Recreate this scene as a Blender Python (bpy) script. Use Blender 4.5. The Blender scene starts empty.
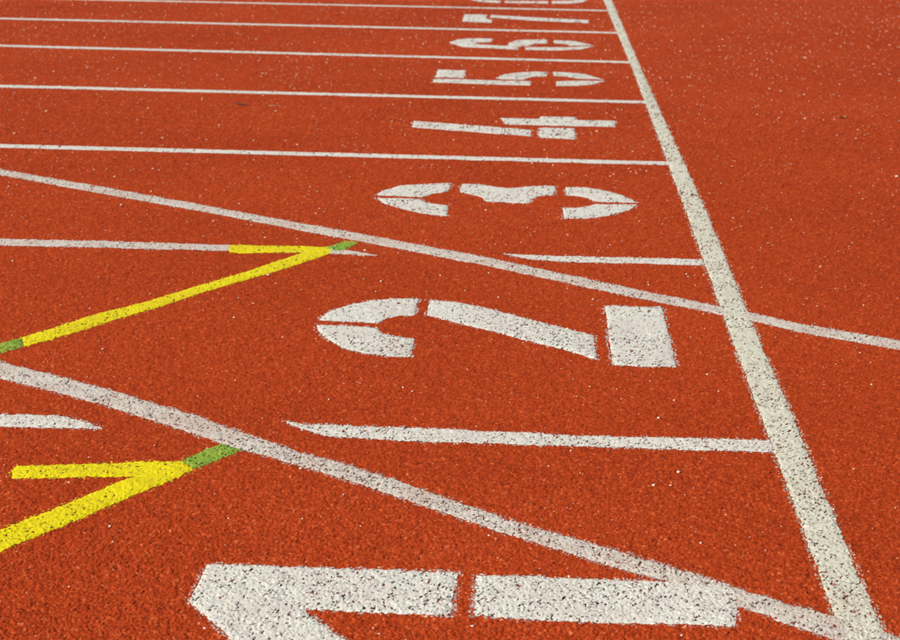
import bpy, math
import numpy as np
from mathutils import Matrix, Vector

# ------------------------------------------------------------------ camera, sky, sun, exposure
scene = bpy.context.scene
cam_data = bpy.data.cameras.new('camera')
cam = bpy.data.objects.new('camera', cam_data)
scene.collection.objects.link(cam)
R_ = Vector((0.99906814, 0.0381634, 0.02015941))
U_ = Vector((-0.02968297, 0.26845435, 0.96283497))
F_ = Vector((-0.03133318, 0.96253614, -0.26933699))
m = Matrix(((R_.x, U_.x, -F_.x, 0), (R_.y, U_.y, -F_.y, 0), (R_.z, U_.z, -F_.z, 0.88413), (0, 0, 0, 1)))
cam.matrix_world = m
cam_data.sensor_width = 36
cam_data.lens = 1693.216 / 900 * 36
cam_data.shift_x = -31.069 / 900
cam_data.shift_y = 0.651 / 900
cam_data.clip_start = 0.05
cam_data.clip_end = 3000
scene.camera = cam
cam_data.dof.use_dof = True
cam_data.dof.focus_distance = 2.5
cam_data.dof.aperture_fstop = 16

SUN_EL, SUN_AZ = 36.0, 245.0      # azimuth clockwise from +Y: left of the camera and a little behind it
world = bpy.data.worlds.new('World')
scene.world = world
world.use_nodes = True
wn = world.node_tree
wn.nodes.clear()
sky = wn.nodes.new('ShaderNodeTexSky')
sky.sky_type = 'NISHITA'
sky.sun_disc = False
sky.sun_elevation = math.radians(SUN_EL)
sky.sun_rotation = math.radians(SUN_AZ)
bg = wn.nodes.new('ShaderNodeBackground')
bg.inputs['Strength'].default_value = 0.055
wo = wn.nodes.new('ShaderNodeOutputWorld')
wn.links.new(sky.outputs[0], bg.inputs['Color'])
wn.links.new(bg.outputs[0], wo.inputs['Surface'])

sd = bpy.data.lights.new('sun', 'SUN')
sd.energy = 4.2
sd.angle = math.radians(0.5)
sd.color = (1.0, 0.94, 0.84)
sun = bpy.data.objects.new('sun', sd)
scene.collection.objects.link(sun)
az, el = math.radians(SUN_AZ), math.radians(SUN_EL)
to_sun = Vector((math.sin(az) * math.cos(el), math.cos(az) * math.cos(el), math.sin(el)))
sun.rotation_euler = to_sun.to_track_quat('Z', 'Y').to_euler()

scene.view_settings.view_transform = 'Standard'
scene.view_settings.look = 'None'
scene.view_settings.exposure = 0.19
scene.view_settings.gamma = 1.0

# ------------------------------------------------------------------ outlines of the painted marks, in metres
# x runs along the lanes, y across them (lane 1 is nearest), origin on the ground under the camera
PAINT = {
  'finish': [[(0.3574,11.7019),(0.3635,10.5019),(0.3805,7.1134),(0.3782,4.2309),(0.3737,3.0766),(0.3739,2.5787),(0.3738,2.0527),(0.3730,1.8885),(0.3736,1.8215),(0.3780,1.2715),(0.4321,1.2756),(0.4243,1.8255),(0.4233,1.8926),(0.4227,2.0569),(0.4256,2.5836),(0.4243,3.0821),(0.4302,4.2378),(0.4180,7.1208),(0.4152,10.5161),(0.4142,11.7161)]],
  'lane7': [[(-5.4795,9.5970),(0.4000,9.7567),(0.4000,9.8317),(-5.4795,9.6720)]],
  'lane6': [[(-5.2443,8.4983),(0.4000,8.5522),(0.4000,8.6272),(-5.2443,8.5733)]],
  'lane5': [[(-4.8855,7.4093),(0.4000,7.3420),(0.4000,7.4120),(-4.8855,7.4793)]],
  'lane4': [[(-4.4932,6.1311),(0.4000,6.1486),(0.4000,6.2136),(-4.4932,6.1961)]],
  'lane3': [[(-4.1010,4.8941),(0.4000,4.9031),(0.4000,4.9631),(-4.1010,4.9541)]],
  'lane2_right': [[(-0.0473,3.7026),(-0.0134,3.6779),(0.0535,3.6670),(0.1423,3.6665),(0.2423,3.6692),(0.3729,3.6681),(0.3737,3.7281),(0.2453,3.7239),(0.1439,3.7212),(0.0538,3.7199),(-0.0138,3.7193),(-0.0478,3.7269),(-0.0749,3.7255)]],
  'lane2_left': [[(-2.7048,3.6398),(-1.2050,3.6689),(-0.9795,3.6733),(-0.7539,3.6758),(-0.6912,3.6786),(-0.4619,3.6826),(-0.4390,3.6786),(-0.3932,3.6707),(-0.3507,3.6720),(-0.3511,3.6759),(-0.3845,3.6951),(-0.4206,3.7152),(-0.4677,3.7292),(-0.7016,3.7351),(-0.7655,3.7341),(-0.9963,3.7386),(-1.2253,3.7332),(-2.7249,3.6979)]],
  'lane1_right': [[(-0.3624,2.5030),(-0.3449,2.4905),(-0.3273,2.4758),(-0.3108,2.4690),(-0.2794,2.4664),(-0.2404,2.4641),(-0.2013,2.4600),(-0.1626,2.4591),(-0.0469,2.4595),(0.1068,2.4595),(0.3734,2.4621),(0.3755,2.5156),(0.1083,2.5089),(-0.0484,2.5142),(-0.1668,2.5194),(-0.2065,2.5214),(-0.2858,2.5224),(-0.3255,2.5234),(-0.3572,2.5227),(-0.3918,2.5306)]],
  'lane1_left': [[(-1.8261,2.4451),(-0.8263,2.4655),(-0.7951,2.4662),(-0.7638,2.4668),(-0.7326,2.4675),(-0.7013,2.4681),(-0.6778,2.4680),(-0.6671,2.4690),(-0.6686,2.4750),(-0.7024,2.5015),(-0.7304,2.5167),(-0.7484,2.5238),(-0.7727,2.5249),(-0.8129,2.5249),(-0.8440,2.5219),(-1.8393,2.4247)]],
  'diag1': [[(-2.7273,5.2876),(-1.4613,4.4831),(-1.1341,4.2752),(-0.8369,4.0925),(-0.5614,3.9073),(-0.3097,3.7439),(-0.0778,3.5860),(0.1351,3.4198),(0.3590,3.2637),(0.4324,3.2141),(0.5100,3.1428),(0.5970,3.0939),(0.6807,3.0432),(1.3648,2.6285),(1.3872,2.7093),(0.6935,3.1076),(0.6077,3.1569),(0.5192,3.2077),(0.4391,3.2711),(0.3648,3.3256),(0.1373,3.4945),(-0.0800,3.6650),(-0.3166,3.8246),(-0.5727,3.9872),(-0.8524,4.1701),(-1.1568,4.3637),(-1.4868,4.5642),(-2.7687,5.3432)]],
  'diag2': [[(-1.5048,3.0658),(-0.9028,2.7086),(-0.7010,2.5889),(-0.5601,2.4888),(-0.5101,2.4514),(-0.4509,2.4070),(-0.3932,2.3707),(-0.3386,2.3353),(-0.2585,2.2811),(-0.1812,2.2216),(-0.1076,2.1649),(-0.0374,2.1109),(0.0296,2.0643),(0.0939,2.0196),(0.1559,1.9812),(0.2155,1.9413),(0.2526,1.9068),(0.2953,1.8795),(0.2975,1.8687),(0.3258,1.8493),(0.3624,1.8206),(0.4226,1.7722),(0.8120,1.4586),(0.8527,1.5505),(0.4404,1.8333),(0.4352,1.8368),(0.3725,1.8829),(0.3118,1.9230),(0.2581,1.9596),(0.2196,1.9896),(0.1589,2.0330),(0.0955,2.0749),(0.0297,2.1167),(-0.0388,2.1637),(-0.1109,2.2240),(-0.1866,2.2856),(-0.2656,2.3441),(-0.3473,2.3968),(-0.4044,2.4407),(-0.4765,2.4968),(-0.5278,2.5404),(-0.7236,2.6769),(-0.9321,2.8016),(-1.5328,3.1610)]],
  'arrow_far_arm': [[(-0.6869,3.6674),(-0.6604,3.6571),(-0.5953,3.6710),(-0.5204,3.6822),(-0.4550,3.6991),(-0.4766,3.7451),(-0.5834,3.7398),(-0.6518,3.7383),(-0.6949,3.7359),(-0.7011,3.7200)]],
  'arrow_far_shaft': [[(-0.9175,2.8940),(-0.8712,2.9626),(-0.8199,3.0518),(-0.7511,3.1677),(-0.6568,3.3436),(-0.5947,3.4383),(-0.5306,3.5461),(-0.4782,3.6497),(-0.4550,3.6991),(-0.4664,3.7184),(-0.5204,3.6822),(-0.5446,3.6415),(-0.6071,3.5116),(-0.6691,3.4081),(-0.7670,3.2375),(-0.8408,3.1333),(-0.8924,3.0383),(-0.9384,2.9514)]],
  'arrow_far_green_patch': [[(-0.4559,3.6980),(-0.4290,3.7290),(-0.4073,3.8027),(-0.4264,3.8076),(-0.4428,3.8086),(-0.4763,3.7431)], [(-0.9814,2.7905),(-0.9467,2.8482),(-0.9175,2.8940),(-0.9384,2.9514),(-0.9658,2.9087),(-1.0000,2.8463)]],
  'arrow_near_arm': [[(-0.7374,2.2475),(-0.6736,2.2569),(-0.5921,2.2668),(-0.5672,2.2719),(-0.4906,2.3071),(-0.5143,2.3380),(-0.5608,2.3329),(-0.6036,2.3255),(-0.7018,2.3047),(-0.7498,2.2974),(-0.7506,2.2808),(-0.7442,2.2529)]],
  'arrow_near_shaft': [[(-0.7498,1.8707),(-0.6771,1.9914),(-0.6472,2.0413),(-0.6152,2.0903),(-0.5681,2.1720),(-0.5595,2.1855),(-0.5300,2.2355),(-0.5068,2.2746),(-0.4906,2.3071),(-0.5287,2.3219),(-0.5672,2.2719),(-0.5850,2.2494),(-0.6019,2.2196),(-0.6356,2.1645),(-0.6680,2.1121),(-0.6988,2.0605),(-0.7753,1.9403)]],
  'arrow_near_green_patch': [[(-0.4906,2.3071),(-0.4725,2.3343),(-0.4339,2.3975),(-0.4717,2.4208),(-0.5147,2.3401)]],
  'digit1': [
    [(-0.4060,1.9166),(-0.4061,1.8625),(-0.3794,1.8251),(-0.3395,1.7694),(-0.3011,1.7134),(-0.1707,1.7235),(-0.2068,1.7730),(-0.2275,1.7999),(-0.2661,1.8535),(-0.1824,1.8520),(-0.0899,1.8485),(-0.0883,1.9076),(-0.0874,1.9748),(-0.1603,1.9748),(-0.2493,1.9751),(-0.3769,1.9753),(-0.4054,1.9738)],
    [(-0.0613,1.8508),(0.0175,1.8462),(0.0769,1.8464),(0.1482,1.8478),(0.2109,1.8474),(0.2476,1.8471),(0.2562,1.8944),(0.2674,1.9529),(0.2173,1.9622),(0.1551,1.9675),(0.0799,1.9704),(0.0169,1.9706),(-0.0629,1.9691)]],
  'digit2': [
    [(-0.3925,3.1251),(-0.3536,3.1223),(-0.3150,3.1215),(-0.2993,3.1190),(-0.2871,3.1534),(-0.2682,3.1752),(-0.2337,3.1842),(-0.2356,3.3163),(-0.2929,3.3042),(-0.3315,3.2840),(-0.3679,3.2488),(-0.4012,3.1951),(-0.4163,3.1297)],
    [(-0.4060,3.0514),(-0.3825,3.0000),(-0.3466,2.9470),(-0.3069,2.9176),(-0.2566,2.9016),(-0.2190,2.9043),(-0.2223,3.0172),(-0.2593,3.0354),(-0.2842,3.0551),(-0.3012,3.0857),(-0.3256,3.0949),(-0.3761,3.0964),(-0.4159,3.0977)],
    [(-0.2101,3.1868),(-0.1592,3.1473),(-0.0969,3.1010),(-0.0149,3.0349),(0.0631,2.9732),(0.1150,2.9220),(0.1119,3.0796),(0.0647,3.1187),(-0.0168,3.1848),(-0.0803,3.2409),(-0.1462,3.2895),(-0.2108,3.3072)],
    [(0.1415,3.1483),(0.1408,2.8940),(0.1994,2.8886),(0.2546,2.8919),(0.2554,3.0572),(0.2558,3.2040),(0.2543,3.3023),(0.1958,3.2987),(0.1416,3.2996)]],
  'digit3': [
    [(-0.3576,4.3421),(-0.3041,4.3376),(-0.2795,4.3889),(-0.2394,4.4189),(-0.2349,4.5395),(-0.3089,4.5204),(-0.3699,4.4877),(-0.4131,4.4123),(-0.4236,4.3515)],
    [(-0.3933,4.2465),(-0.3447,4.1880),(-0.2815,4.1319),(-0.2239,4.1121),(-0.2295,4.2447),(-0.2830,4.2666),(-0.3061,4.3111),(-0.3557,4.3187),(-0.4198,4.3124)],
    [(-0.2087,4.4204),(-0.1766,4.3938),(-0.1461,4.3555),(-0.1365,4.3072),(-0.0975,4.3022),(-0.0249,4.2941),(-0.0176,4.3430),(0.0027,4.3973),(0.0437,4.4137),(0.0485,4.5428),(-0.0194,4.5289),(-0.0484,4.5079),(-0.0756,4.4887),(-0.1183,4.5079),(-0.1613,4.5357),(-0.2079,4.5348)],
    [(0.0744,4.4139),(0.1056,4.4115),(0.1293,4.3842),(0.1490,4.3437),(0.2056,4.3397),(0.2604,4.3446),(0.2369,4.4123),(0.1904,4.4872),(0.1285,4.5329),(0.0736,4.5294)],
    [(0.1315,4.2849),(0.1029,4.2558),(0.0651,4.2545),(0.0659,4.1185),(0.1199,4.1280),(0.1794,4.1680),(0.2292,4.2417),(0.2591,4.3200),(0.2045,4.3139),(0.1519,4.3093)]],
  'digit4': [
    [(-0.4175,5.4722),(-0.1432,5.3860),(-0.0294,5.3553),(-0.0288,5.4807),(-0.1474,5.5229),(-0.4212,5.6062)],
    [(-0.1133,5.5808),(-0.0006,5.5806),(0.1143,5.5827),(0.2475,5.5880),(0.2535,5.7216),(0.1170,5.7162),(0.1173,5.7828),(-0.0015,5.7739),(-0.0022,5.7181),(-0.1336,5.7180)],
    [(-0.0020,5.3383),(0.1119,5.3142),(0.1137,5.5389),(-0.0013,5.5304)]],
  'digit5': [
    [(-0.4203,6.7210),(-0.3074,6.7276),(-0.3097,6.9566),(-0.4238,6.9665)],
    [(-0.4228,6.5713),(-0.2604,6.5556),(-0.0415,6.5508),(-0.0417,6.6793),(-0.1688,6.6729),(-0.3140,6.6840),(-0.4217,6.6693)],
    [(-0.1604,6.7135),(-0.0725,6.7123),(-0.0600,6.7570),(-0.0337,6.8112),(0.0216,6.8374),(0.0223,6.9769),(-0.0270,6.9769),(-0.1012,6.9269),(-0.1497,6.8729),(-0.1831,6.7424)],
    [(0.0498,6.8553),(0.0990,6.8462),(0.1375,6.7890),(0.2249,6.7875),(0.2536,6.7748),(0.1794,6.9373),(0.1052,6.9804),(0.0478,6.9820)],
    [(0.0582,6.5666),(0.1244,6.5676),(0.1970,6.6245),(0.2534,6.7416),(0.2140,6.7370),(0.1266,6.7233),(0.0587,6.6835)]],
  'digit6': [
    [(-0.3629,7.7982),(-0.2233,7.7761),(-0.1132,7.7440),(-0.1123,7.8774),(-0.0571,7.9101),(-0.0393,8.0016),(0.0244,8.0369),(0.0200,8.2050),(-0.1160,8.1523),(-0.1597,8.0131),(-0.1605,7.8833),(-0.3156,7.9280),(-0.3068,7.9974),(-0.2394,8.0338),(-0.2383,8.1777),(-0.3382,8.1817),(-0.4028,8.1097),(-0.4370,7.9643)],
    [(-0.0768,7.7479),(0.0527,7.7441),(0.1822,7.8237),(0.2442,7.9719),(0.1188,7.8951),(-0.0782,7.8521)],
    [(0.0536,8.0434),(0.1156,8.0274),(0.1279,7.9547),(0.2451,8.0055),(0.1473,8.1720),(0.0540,8.1730)]],
  'digit7': [
    [(-0.4252,8.9746),(-0.2690,8.9386),(-0.2705,9.1155),(-0.3045,9.1290),(-0.3084,9.3762),(-0.4278,9.3748)],
    [(-0.2863,9.2223),(-0.0547,9.1142),(0.2371,9.0407),(0.2453,9.2101),(-0.0563,9.2912),(-0.2866,9.3644)]],
  'digit8': [
    [(-0.4422,10.3008),(-0.3892,10.1774),(-0.2568,10.1121),(-0.2531,10.2626),(-0.3589,10.3238)],
    [(-0.2290,10.1330),(0.0261,10.1550),(0.0260,10.3183),(-0.2323,10.2683)],
    [(0.0497,10.1681),(0.1565,10.1902),(0.2358,10.3067),(0.2701,10.4974),(0.1966,10.4771),(0.1590,10.3894),(0.0501,10.3387)],
    [(-0.3604,10.3655),(-0.2591,10.4862),(-0.2713,10.6433),(-0.4019,10.4967),(-0.4440,10.3423)],
    [(-0.2378,10.4921),(0.0260,10.5876),(0.0260,10.7648),(-0.2414,10.6370)],
    [(0.0506,10.5799),(0.1614,10.5891),(0.1972,10.5200),(0.2710,10.5404),(0.2440,10.7220),(0.1641,10.8040),(0.0510,10.7644)]],
}
# ------------------------------------------------------------------ helpers
C = scene.collection
rng = np.random.default_rng(7)

def hash2(ix, iy, k):
    """a repeatable random number in 0..1 for every integer cell"""
    a = (ix.astype(np.int64) * 374761393 + iy.astype(np.int64) * 668265263 + k * 1442695041) & 0xffffffff
    a = ((a ^ (a >> 13)) * 1274126177) & 0xffffffff
    a = (a ^ (a >> 16)) & 0xffffffff
    a = (a * 2246822519) & 0xffffffff
    a = a ^ (a >> 15)
    return (a & 0xffffff) / float(0xffffff)

def crumbs(x, y, c, k):
    """packed rubber crumbs: height 0..1 and the random id of the crumb on top, cell size c"""
    gx, gy = x / c, y / c
    ix, iy = np.floor(gx).astype(np.int64), np.floor(gy).astype(np.int64)
    best = np.full(x.shape, -9.0); cid = np.zeros(x.shape)
    for dx in (-1, 0, 1):
        for dy in (-1, 0, 1):
            jx, jy = ix + dx, iy + dy
            px = jx + hash2(jx, jy, k); py = jy + hash2(jx, jy, k + 1)
            ang = hash2(jx, jy, k + 2) * math.pi
            top = hash2(jx, jy, k + 3)
            ux, uy = gx - px, gy - py
            ca, sa = np.cos(ang), np.sin(ang)
            a, b = ux * ca + uy * sa, -ux * sa + uy * ca
            d = a * a * 0.55 + b * b * 1.25
            hh = 0.30 + 0.70 * top - d * 1.15
            w = hh > best
            best = np.where(w, hh, best); cid = np.where(w, hash2(jx, jy, k + 4), cid)
    return np.clip(best, -0.35, 1.0), cid

def vnoise(x, y, c, k):
    """smooth value noise 0..1"""
    gx, gy = x / c, y / c
    ix, iy = np.floor(gx).astype(np.int64), np.floor(gy).astype(np.int64)
    fx, fy = gx - ix, gy - iy
    fx, fy = fx * fx * (3 - 2 * fx), fy * fy * (3 - 2 * fy)
    a, b = hash2(ix, iy, k), hash2(ix + 1, iy, k)
    c_, d = hash2(ix, iy + 1, k), hash2(ix + 1, iy + 1, k)
    return (a * (1 - fx) + b * fx) * (1 - fy) + (c_ * (1 - fx) + d * fx) * fy

def tag(o, label=None, cat=None, group=None, kind=None):
    if label: o['label'] = label
    if cat: o['category'] = cat
    if group: o['group'] = group
    if kind: o['kind'] = kind
    return o

def empty(name, loc):
    o = bpy.data.objects.new(name, None)
    o.empty_display_size = 0.1
    o.location = loc
    C.objects.link(o)
    return o

def mesh_obj(name, verts, quads, mat, parent=None, attrs=None, smooth=False):
    """verts (n,3), quads (m,4) arrays to one linked mesh object"""
    me = bpy.data.meshes.new(name)
    verts = np.asarray(verts, dtype=np.float32); quads = np.asarray(quads, dtype=np.int32)
    m_, k_ = quads.shape
    me.vertices.add(len(verts)); me.vertices.foreach_set('co', verts.ravel())
    me.loops.add(m_ * k_); me.loops.foreach_set('vertex_index', quads.ravel())
    me.polygons.add(m_)
    me.polygons.foreach_set('loop_start', np.arange(0, m_ * k_, k_, dtype=np.int32))
    if smooth: me.polygons.foreach_set('use_smooth', np.ones(m_, dtype=bool))
    for an, av in (attrs or {}).items():
        at = me.attributes.new(an, 'FLOAT', 'POINT')
        at.data.foreach_set('value', np.asarray(av, dtype=np.float32))
    me.update(calc_edges=True)
    me.materials.append(mat)
    o = bpy.data.objects.new(name, me)
    C.objects.link(o)
    if parent is not None:
        o.parent = parent
        o.matrix_parent_inverse = Matrix.Translation(-parent.location)
    return o

# ------------------------------------------------------------------ materials
class Nodes:
    def __init__(s, name):
        s.m = bpy.data.materials.new(name); s.m.use_nodes = True
        s.t = s.m.node_tree; s.t.nodes.clear()
        s.out = s.n('ShaderNodeOutputMaterial'); s.b = s.n('ShaderNodeBsdfPrincipled')
        s.l(s.b.outputs[0], s.out.inputs['Surface'])
        tc = s.n('ShaderNodeNewGeometry'); s.pos = tc.outputs['Position']
    def n(s, t, **kw):
        o = s.t.nodes.new(t)
        for k, v in kw.items(): setattr(o, k, v)
        return o
    def l(s, a, b): s.t.links.new(a, b)
    def noise(s, scale, detail=3, rough=0.6):
        o = s.n('ShaderNodeTexNoise'); o.inputs['Scale'].default_value = scale
        o.inputs['Detail'].default_value = detail; o.inputs['Roughness'].default_value = rough
        s.l(s.pos, o.inputs['Vector']); return o.outputs['Fac']
    def attr(s, name):
        o = s.n('ShaderNodeAttribute', attribute_name=name); return o.outputs['Fac']
    def ramp(s, fac, stops, interp='LINEAR'):
        o = s.n('ShaderNodeValToRGB'); r = o.color_ramp; r.interpolation = interp
        while len(r.elements) < len(stops): r.elements.new(0.5)
        for e, (p, c) in zip(r.elements, stops):
            e.position = p; e.color = (*c, 1) if len(c) == 3 else c
        s.l(fac, o.inputs[0]); return o.outputs[0]
    def mix(s, fac, a, b, mode='MIX'):
        o = s.n('ShaderNodeMix', data_type='RGBA', blend_type=mode)
        for sock, v in ((o.inputs['Factor'], fac), (o.inputs['A'], a), (o.inputs['B'], b)): pass
        def put(sock, v):
            if hasattr(v, 'is_output') or hasattr(v, 'links'): s.l(v, sock)
            else: sock.default_value = v if not isinstance(v, tuple) else (*v, 1)
        put(o.inputs[0], fac); put(o.inputs[6], a); put(o.inputs[7], b)
        return o.outputs[2]
    def bump(s, h, dist, strength=1.0):
        o = s.n('ShaderNodeBump'); o.inputs['Distance'].default_value = dist
        o.inputs['Strength'].default_value = strength
        s.l(h, o.inputs['Height']); s.l(o.outputs[0], s.b.inputs['Normal'])

def rubber_material():
    a = Nodes('red_rubber_granules')
    g = a.attr('grain')
    col = a.ramp(g, [(0.0, (0.06, 0.014, 0.008)), (0.09, (0.26, 0.028, 0.007)), (0.35, (0.385, 0.043, 0.009)), (0.70, (0.50, 0.064, 0.014)),
                     (0.86, (0.61, 0.105, 0.026)), (1.0, (0.76, 0.30, 0.15))])
    wear = a.ramp(a.noise(0.9, 6, 0.62), [(0.32, (0.90, 0.87, 0.86)), (0.52, (1.0, 1.0, 1.0)), (0.70, (1.06, 1.10, 1.16))])
    col = a.mix(1.0, col, wear, 'MULTIPLY')
    fine = a.ramp(a.noise(420, 2, 0.6), [(0.3, (0.78, 0.78, 0.78)), (0.7, (1.15, 1.15, 1.15))])
    col = a.mix(1.0, col, fine, 'MULTIPLY')
    a.l(col, a.b.inputs['Base Color'])
    a.b.inputs['Roughness'].default_value = 0.88
    a.b.inputs['Specular IOR Level'].default_value = 0.05
    a.bump(a.noise(330, 3, 0.65), 0.0012, 0.8)
    return a.m

def paint_material(name, light, dark, thin, amount):
    """line paint sprayed on the crumbs: slightly uneven, thinner where the coat ran out"""
    a = Nodes(name)
    col = a.ramp(a.attr('grain'), [(0.0, (0.035, 0.018, 0.014)), (0.05, (0.34, 0.20, 0.165)), (0.10, dark), (0.45, light), (1.0, light)])
    patch = a.ramp(a.noise(9, 4, 0.65), [(0.42, (0, 0, 0)), (0.68, (amount, amount, amount))])
    col = a.mix(patch, col, thin)
    fine = a.ramp(a.noise(500, 2, 0.6), [(0.3, (0.86, 0.86, 0.86)), (0.7, (1.06, 1.06, 1.06))])
    col = a.mix(1.0, col, fine, 'MULTIPLY')
    a.l(col, a.b.inputs['Base Color'])
    a.b.inputs['Roughness'].default_value = 0.6
    a.b.inputs['Specular IOR Level'].default_value = 0.12
    a.bump(a.noise(380, 3, 0.6), 0.001, 0.6)
    return a.m

def plain_material(name, c1, c2, scale=400, rough=0.7):
    a = Nodes(name)
    a.l(a.ramp(a.noise(scale, 3), [(0.35, c1), (0.65, c2)]), a.b.inputs['Base Color'])
    a.b.inputs['Roughness'].default_value = rough
    return a.m

M_RUBBER = rubber_material()
M_WHITE = paint_material('white_line_paint', (0.80, 0.78, 0.69), (0.60, 0.57, 0.50), (0.62, 0.50, 0.46), 0.35)
M_FINISH = paint_material('cream_line_paint', (0.76, 0.74, 0.61), (0.55, 0.52, 0.41), (0.58, 0.50, 0.36), 0.35)
M_PINK = paint_material('worn_white_line_paint', (0.72, 0.66, 0.58), (0.50, 0.42, 0.36), (0.60, 0.42, 0.34), 0.6)
M_YELLOW = paint_material('yellow_line_paint', (0.88, 0.75, 0.008), (0.72, 0.56, 0.008), (0.70, 0.48, 0.012), 0.4)
M_GREEN = paint_material('green_line_paint', (0.26, 0.46, 0.05), (0.14, 0.25, 0.03), (0.48, 0.42, 0.05), 0.7)
M_CHIP = plain_material('pale_grit', (0.82, 0.62, 0.42), (0.92, 0.84, 0.68))
M_TWIG = plain_material('dark_twig', (0.02, 0.012, 0.008), (0.06, 0.03, 0.02))
M_STRAW = plain_material('dry_straw', (0.40, 0.22, 0.12), (0.55, 0.36, 0.20))
M_LEAF = plain_material('dry_leaf', (0.30, 0.15, 0.04), (0.42, 0.24, 0.09))

# ------------------------------------------------------------------ the track: one sheet of packed rubber crumbs
# x = y * s: the columns fan out from under the lens, so crumbs near by get small faces and far ones larger
S0, S1, NS = -0.47, 0.37, 1120
s_mid = np.linspace(S0, S1, NS)
out_r = S1 + (S1 - S0) / NS * (np.geomspace(1, 6e4, 26))[1:]
out_l = S0 - (S1 - S0) / NS * (np.geomspace(1, 6e4, 26))[1:]
s_ax = np.concatenate([out_l[::-1], s_mid, out_r])
q_near = np.arange(1 / 1.66, 1 / 6.0, -0.00050)
q_far = np.arange(1 / 6.0, 1 / 11.9, -0.00027)
y_ax = np.concatenate([-np.geomspace(600, 0.05, 14), np.linspace(0.3, 1.6, 12), 1 / q_near, 1 / q_far,
                       11.9 + np.geomspace(0.1, 900, 16)])
y_ax = np.unique(y_ax)
NX, NY = len(s_ax), len(y_ax)
Sg, Yg = np.meshgrid(s_ax, y_ax)
Xg = np.maximum(Yg, 1.0) * Sg

def relief(x, y):
    h1, id1 = crumbs(x, y * 0.62, 0.0029, 11)
    h2, id2 = crumbs(x, y * 0.62, 0.0018, 51)
    h = h1 * 0.0017 + h2 * 0.0011
    h += (vnoise(x, y, 0.035, 5) - 0.5) * 0.0012 + (vnoise(x, y, 0.011, 6) - 0.5) * 0.0012
    g = 0.10 + 0.90 * (id1 * 0.55 + id2 * 0.45)
    return h, id2, np.where(id2 < 0.025, 0.0, g)

Hraw, H1, GID = relief(Xg, Yg)
fade = np.clip(1.15 - Yg / 14.0, 0.45, 1.0)
inside = (Yg > 1.63) & (Yg < 12.0) & (Sg > S0 - 0.001) & (Sg < S1 + 0.001)
fade = np.where(inside, fade, 0.0)
Zg = (Hraw - 0.0015) * fade
ii = (np.arange(NY - 1)[:, None] * NX + np.arange(NX - 1)[None, :]).ravel()
quads = np.stack([ii, ii + 1, ii + NX + 1, ii + NX], 1)
track = mesh_obj('running_track', np.stack([Xg, Yg, Zg], -1).reshape(-1, 3), quads, M_RUBBER,
                 attrs={'grain': GID.ravel()})
tag(track, 'brick red rubber granule running track', kind='structure')

# ------------------------------------------------------------------ paint: sprayed over the crumbs, missing in the pits
def poly_sd(px, py, poly):
    """signed distance (negative inside) and nearest outline point"""
    n = len(poly); bd = np.full(px.shape, 1e9); nx = np.zeros(px.shape); ny = np.zeros(px.shape)
    ins = np.zeros(px.shape, bool)
    for i in range(n):
        ax, ay = poly[i]; bx, by = poly[(i + 1) % n]
        ex, ey = bx - ax, by - ay
        t = np.clip(((px - ax) * ex + (py - ay) * ey) / (ex * ex + ey * ey + 1e-18), 0, 1)
        cx, cy = ax + t * ex, ay + t * ey
        d = (px - cx) ** 2 + (py - cy) ** 2
        w = d < bd
        bd = np.where(w, d, bd); nx = np.where(w, cx, nx); ny = np.where(w, cy, ny)
        if ay != by:
            c = ((ay > py) != (by > py)) & (px < ex * (py - ay) / (ey) + ax)
            ins ^= c
    d = np.sqrt(bd)
    return np.where(ins, -d, d), nx, ny

def ground_z(x, y):
    """height of the track sheet at a point (it is a regular grid in s and y)"""
    s = x / np.maximum(y, 1.0)
    i = np.clip(np.searchsorted(s_ax, s) - 1, 0, NX - 2); j = np.clip(np.searchsorted(y_ax, y) - 1, 0, NY - 2)
    u = np.clip((s - s_ax[i]) / (s_ax[i + 1] - s_ax[i]), 0, 1); v = np.clip((y - y_ax[j]) / (y_ax[j + 1] - y_ax[j]), 0, 1)
    return (Zg[j, i] * (1 - u) + Zg[j, i + 1] * u) * (1 - v) + (Zg[j + 1, i] * (1 - u) + Zg[j + 1, i + 1] * u) * v

Q_MID = np.median(Hraw[400:700:3, 200:1000:3])
Q_PIT = np.quantile(Hraw[400:700:3, 200:1000:3], 0.05)

FILL = (np.quantile(Hraw[400:700:3, 200:1000:3], 0.58) - 0.0015)   # the coat levels out the crumbs up to here

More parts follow.
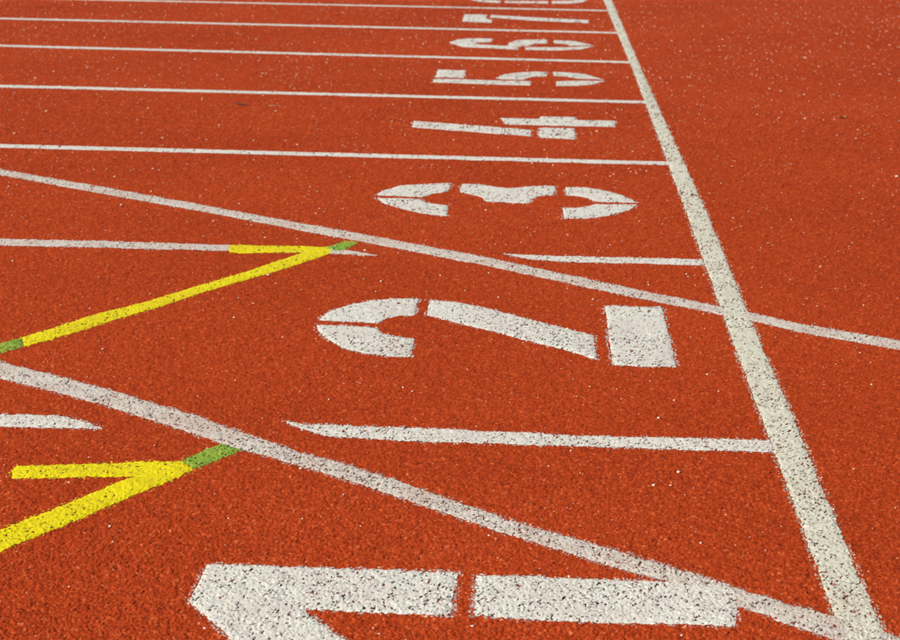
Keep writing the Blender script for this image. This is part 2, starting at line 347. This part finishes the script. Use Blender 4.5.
def paint(name, polys, mat, layer, parent=None, bare=0.08, spray=0.60):
    """the faces of the sheet under an outline, lifted by the coat, rim pulled to the outline; faces down
    in the pits stay bare, and a thin scatter of spray reaches a few millimetres past the rim"""
    V, Q, G, base = [], [], [], 0
    for poly in polys:
        P = np.array(poly); x0, y0 = P.min(0) - 0.02; x1, y1 = P.max(0) + 0.02
        y1 += 0.0; y0_, y1_ = y0, y1
        j0 = max(np.searchsorted(y_ax, y0_) - 2, 0); j1 = min(np.searchsorted(y_ax, y1_) + 3, NY)
        smin = min(x0 / max(y0, 1), x0 / max(y1, 1)); smax = max(x1 / max(y0, 1), x1 / max(y1, 1))
        i0 = max(np.searchsorted(s_ax, smin) - 2, 0); i1 = min(np.searchsorted(s_ax, smax) + 3, NX)
        X, Y = Xg[j0:j1, i0:i1], Yg[j0:j1, i0:i1]
        h1, hr, gid = H1[j0:j1, i0:i1], Hraw[j0:j1, i0:i1], GID[j0:j1, i0:i1]
        # long slanted strips: only look at vertices close to the outline
        sd_, qx, qy = poly_sd(X, Y, poly)
        jit = (vnoise(X, Y, 0.0045, 71) - 0.5) * 0.0036 + (vnoise(X, Y, 0.05, 72) - 0.5) * 0.0030
        inn = (sd_ + jit) < 0
        rows, cols = X.shape
        a = inn[:-1, :-1]; b = inn[:-1, 1:]; c = inn[1:, 1:]; d = inn[1:, :-1]
        keep = a | b | c | d
        rim = keep & ~(a & b & c & d)
        f4 = lambda A: (A[:-1, :-1] + A[:-1, 1:] + A[1:, 1:] + A[1:, :-1]) / 4
        fh, fx, fy, fs = f4(hr), f4(X), f4(Y), f4(sd_)
        f_id = h1[:-1, :-1]
        # bare pits: the lowest faces, more of them in patches
        patch = vnoise(fx, fy, 0.060, 81) * 0.6 + vnoise(fx, fy, 0.022, 82) * 0.4
        keep &= ~((f_id < 0.5 * bare) & (patch > 0.35)) & (fh > Q_PIT - 0.0005)
        vp = vnoise(X, Y, 0.060, 81) * 0.30 + vnoise(X, Y, 0.022, 82) * 0.20 + vnoise(X, Y, 0.24, 83) * 0.50
        pin = h1 < bare * (1.35 + 3.4 * np.clip(vp - 0.32, 0, 1))
        gid = np.where(pin, 0.0, np.maximum(gid, 0.12))
        fill = np.where(pin, -1.0, FILL)
        # overspray on the tops of the crumbs just outside
        rnd = hash2(np.floor(fx / 0.0022).astype(np.int64), np.floor(fy / 0.0022).astype(np.int64), 91)
        mist = (~keep) & (fs > 0) & (fs < 0.008) & (rnd < spray * np.clip(1 - fs / 0.008, 0, 1)) & (fh > Q_MID - 0.0004)
        # pull rim vertices onto the wavy outline
        snap = (~inn)
        used_in = np.zeros((rows, cols), bool)
        for sl in ((slice(0, -1), slice(0, -1)), (slice(0, -1), slice(1, None)), (slice(1, None), slice(1, None)), (slice(1, None), slice(0, -1))):
            used_in[sl] |= keep
        snap &= used_in
        ux, uy = X - qx, Y - qy
        ln = np.sqrt(ux * ux + uy * uy) + 1e-12
        ux, uy = ux / ln * np.sign(sd_), uy / ln * np.sign(sd_)
        mv = np.clip(sd_ + jit, 0, 0.2)
        Xs = np.where(snap, X - ux * mv, X); Ys = np.where(snap, Y - uy * mv, Y)
        Z = ground_z(Xs, Ys)
        taper = np.clip(-(sd_ + jit) / 0.007, 0, 1)          # the coat thins out to nothing towards its rim
        Z = np.where(Z < fill, Z + (fill - Z) * 0.55 * taper, Z) + 0.00025 + (layer - 0.00025) * taper
        idx = (np.arange(rows - 1)[:, None] * cols + np.arange(cols - 1)[None, :])
        def faces(mask):
            k = idx[mask]; return np.stack([k, k + 1, k + cols + 1, k + cols], 1)
        fq = faces(keep)
        used = np.unique(fq); remap = np.full(rows * cols, -1); remap[used] = np.arange(len(used))
        V.append(np.stack([Xs, Ys, Z], -1).reshape(-1, 3)[used]); G.append(gid.ravel()[used])
        Q.append(remap[fq] + base); base += len(used)
        if mist.any():
            fq = faces(mist); used = np.unique(fq); remap = np.full(rows * cols, -1); remap[used] = np.arange(len(used))
            V.append(np.stack([X, Y, Zg[j0:j1, i0:i1] + 0.00015], -1).reshape(-1, 3)[used]); G.append(0.055 + gid.ravel()[used] * 0.08)
            Q.append(remap[fq] + base); base += len(used)
    return mesh_obj(name, np.concatenate(V), np.concatenate(Q), mat, parent, {'grain': np.concatenate(G)})

G_LANE = 'white lane lines of the track'
for key, lab in (('lane7', 'farthest white lane line, between the stencilled 7 and the cut off 8'),
                 ('lane6', 'thin white lane line touching the far side of the 6 and near the 7'),
                 ('lane5', 'thin white lane line with the 5 on its near side, third from the top'),
                 ('lane4', 'white lane line between the stencilled numbers 4 and 5'),
                 ('lane3', 'unbroken white lane line between the stencilled numbers 3 and 4')):
    tag(paint('lane_line', PAINT[key], M_WHITE, 0.0005, bare=0.05), lab, 'lane line', G_LANE)
tag(paint('lane_line', PAINT['lane2_right'], M_WHITE, 0.0005, bare=0.09),
    'white lane line right of the upper diagonal, tapering to a point below the 3', 'lane line', G_LANE)
tag(paint('lane_line', PAINT['lane2_left'], M_PINK, 0.0005, bare=0.10),
    'white lane line running under the yellow arm and ending beside its green tip', 'lane line', G_LANE)
tag(paint('lane_line', PAINT['lane1_right'], M_WHITE, 0.0005, bare=0.10),
    'thick white lane line between numbers 1 and 2, tapering to a point on the left', 'lane line', G_LANE)
tag(paint('lane_line', PAINT['lane1_left'], M_WHITE, 0.0005, bare=0.07),
    'short white lane line stub ending in a point under the lower diagonal', 'lane line', G_LANE)
G_DIAG = 'white diagonal lines crossing the lanes'
tag(paint('diagonal_line', PAINT['diag1'], M_PINK, 0.0007, bare=0.10),
    'long white diagonal line passing between numbers 2 and 3 and over the finish line', 'diagonal line', G_DIAG)
tag(paint('diagonal_line', PAINT['diag2'], M_PINK, 0.0007, bare=0.115),
    'worn white diagonal line running below the 2 and touching the 1', 'diagonal line', G_DIAG)

G_YEL = 'yellow arrow marks with green tips'
for key, lab, loc in (('arrow_far', 'smaller yellow arrow mark on the white lane line, tip touching the upper diagonal', (-0.62, 3.80, 0)),
                      ('arrow_near', 'larger yellow arrow mark at lower left, green tip touching the lower diagonal', (-0.56, 2.35, 0))):
    e = tag(empty('arrow_marking', loc), lab, 'arrow mark', G_YEL)
    paint('arm', PAINT[key + '_arm'], M_YELLOW, 0.0009, e, bare=0.06, spray=0.35)
    paint('shaft', PAINT[key + '_shaft'], M_YELLOW, 0.0011, e, bare=0.06, spray=0.35)
    for pg in PAINT[key + '_green_patch']:
        paint('green_patch', [pg], M_GREEN, 0.0012, e, bare=0.13, spray=0.30)

tag(paint('finish_line', PAINT['finish'], M_FINISH, 0.0009, bare=0.12),
    'wide cream white line running away across all the lanes right of the numbers', 'finish line')

WORDS = {1: 'white stencilled number 1, largest and nearest, cut off by the bottom edge',
         2: 'white stencilled number 2 below the upper diagonal line',
         3: 'white stencilled number 3 above the upper diagonal line',
         4: 'white stencilled number 4 lying two rows beyond the 2',
         5: 'white stencilled number 5 with a square block above its long bar',
         6: 'white stencilled number 6 between the 5 and the 7',
         7: 'small white stencilled number 7 near the top edge',
         8: 'white stencilled number 8 cut off by the top edge'}
for n in range(8, 0, -1):
    polys = PAINT['digit%d' % n]
    allp = np.concatenate([np.array(p) for p in polys])
    e = tag(empty('lane_number', (float(allp[:, 0].mean()), float(allp[:, 1].min()), 0)), WORDS[n], 'lane number',
            'stencilled lane numbers')
    for p in polys:
        paint('stencil_stroke', [p], M_WHITE, 0.0011, e, bare=0.085 if n == 1 else 0.11)

# ------------------------------------------------------------------ loose grit lying on the track
def lump(cx, cy, size, seed, flat=0.5):
    """an uneven eight sided pebble: 6 points, 8 faces"""
    r = np.random.default_rng(seed)
    a = r.uniform(0, 6.28) + np.arange(4) * 1.57 + r.uniform(-.4, .4, 4)
    rad = size * r.uniform(0.6, 1.1, 4)
    z = ground_z(np.array([cx]), np.array([cy]))[0]
    pts = [(cx + math.cos(t) * q, cy + math.sin(t) * q, z + size * flat * r.uniform(.3, .6)) for t, q in zip(a, rad)]
    pts += [(cx + r.uniform(-.3, .3) * size, cy + r.uniform(-.3, .3) * size, z + size * flat * 1.3), (cx, cy, z - size * 0.3)]
    f = []
    for k in range(4): f += [(k, (k + 1) % 4, 4), ((k + 1) % 4, k, 5)]
    return pts, f

vs, fs = [], []
N = 46000
u = rng.random(N)
ys = np.sqrt(1.65 ** 2 + u * (13.5 ** 2 - 1.65 ** 2))
ss = rng.uniform(S0, S1, N)
dens = vnoise(ys * ss, ys, 0.5, 33)
k = 0
for y_, s_, dn in zip(ys, ss, dens):
    if rng.random() > (0.35 + 0.6 * dn) * min(1.0, 0.45 + y_ * 0.09): continue
    size = min(0.0013 * math.exp(rng.normal(0, 0.50)), 0.0046) * (1.0 if y_ < 3.5 else min(1.35, 1 + (y_ - 3.5) * 0.1))
    p, f = lump(y_ * s_, y_, size, int(rng.integers(1e9)))
    b = len(vs); vs += p; fs += [tuple(i + b for i in t) for t in f]
tag(mesh_obj('grit', np.array(vs), np.array(fs), M_CHIP), 'tiny pale grains of grit scattered over the track', 'grit', kind='stuff')

def flake(x, y, size, seed, label, mat=M_CHIP, name='grit_chip', cat='grit chip', stretch=1.0, turn=0.0):
    p, f = lump(0.0, 0.0, size, seed)
    z = float(ground_z(np.array([x]), np.array([y]))[0])
    P = np.array(p); P[:, 2] -= P[5, 2] - 0.0
    P[:, 0] *= stretch
    ca, sa = math.cos(turn), math.sin(turn)
    P[:, :2] = P[:, :2] @ np.array([[ca, sa], [-sa, ca]])
    o = mesh_obj(name, P, np.array(f), mat)
    o.location = (x, y, z - size * 0.2)
    return tag(o, label, cat)

flake(-1.6221, 5.1431, 0.0075, 1, 'round white chip near the left edge above the upper diagonal line')
flake(1.1816, 7.7010, 0.008, 2, 'white chip lying alone right of the finish line at upper right', stretch=1.5)
flake(-0.5576, 2.0831, 0.0035, 3, 'white chip below the larger yellow arrow, upper of a close pair')
flake(-0.5413, 2.0337, 0.0026, 4, 'small white chip below the larger yellow arrow, lower of a close pair')
flake(-0.5675, 3.4693, 0.0035, 5, 'thin pale sliver lying just under the smaller yellow shaft', stretch=2.4)
flake(1.0238, 4.8136, 0.006, 6, 'white chip at the right edge of the photo above the middle', stretch=1.4)
flake(-0.0613, 1.8238, 0.0026, 7, 'white sliver lying in the gap just below the split of the 1', stretch=1.8, turn=0.5)
flake(0.1840, 1.8195, 0.0026, 8, 'white chip lying just below the right half of the 1')

def strand(name, pts, r, mat, label, cat):
    """a thin six sided stalk along points, tapering to both ends"""
    V, F = [], []
    n = len(pts)
    for i, (x, y, z) in enumerate(pts):
        rr = r * (0.35 + 0.65 * math.sin(math.pi * (i + 0.5) / n))
        dx = pts[min(i + 1, n - 1)][0] - pts[max(i - 1, 0)][0]; dy = pts[min(i + 1, n - 1)][1] - pts[max(i - 1, 0)][1]
        l = math.hypot(dx, dy); tx, ty = -dy / l, dx / l
        for k in range(6):
            a = k * math.pi / 3
            V.append((x + tx * rr * math.cos(a), y + ty * rr * math.cos(a), z + rr * math.sin(a)))
    for i in range(n - 1):
        for k in range(6):
            F.append((i * 6 + k, i * 6 + (k + 1) % 6, i * 6 + 6 + (k + 1) % 6, i * 6 + 6 + k))
    P = np.array(V); c = P.mean(0); P -= c
    o = mesh_obj(name, P, np.array(F), mat); o.location = c
    return tag(o, label, cat)

def stalk(x0, y0, x1, y1, wob, seed):
    r = np.random.default_rng(seed); out = []
    for i in range(9):
        t = i / 8
        out.append((x0 + (x1 - x0) * t, y0 + (y1 - y0) * t + wob * math.sin(t * 5 + seed) + r.normal(0, wob * .2), 0.0035 + 0.002 * math.sin(t * 3.1)))
    return out
strand('twig', stalk(-1.072, 5.862, -1.012, 5.835, 0.006, 1), 0.0023, M_TWIG, 'dark curved twig lying between the fourth and fifth lane numbers at upper left', 'twig')
strand('straw', stalk(-0.945, 5.829, -0.905, 5.835, 0.004, 2), 0.0018, M_STRAW, 'short pale straw lying just right of the dark twig', 'straw')

def leaf(x, y, label):
    V, F = [], []
    for i in range(7):
        t = i / 6; w = 0.009 * math.sin(math.pi * min(t * 0.92 + 0.06, 1)) * (1 + 0.25 * math.sin(i * 2.3))
        for k in (-1, 0, 1):
            V.append(((t - .5) * 0.040, k * w, 0.0022 + 0.003 * abs(k) + 0.003 * math.sin(i * 1.3)))
    for i in range(6):
        for k in (0, 1):
            a = i * 3 + k; F.append((a, a + 3, a + 4, a + 1))
    o = mesh_obj('dry_leaf', np.array(V), np.array(F), M_LEAF); o.location = (x, y, 0.001); o.rotation_euler = (0, 0, 0.5)
    s_ = o.modifiers.new('thickness', 'SOLIDIFY'); s_.thickness = 0.0006
    return tag(o, label, 'leaf')
leaf(1.051, 5.9185, 'small brown curled leaf lying on the bare red surface right of the finish line')
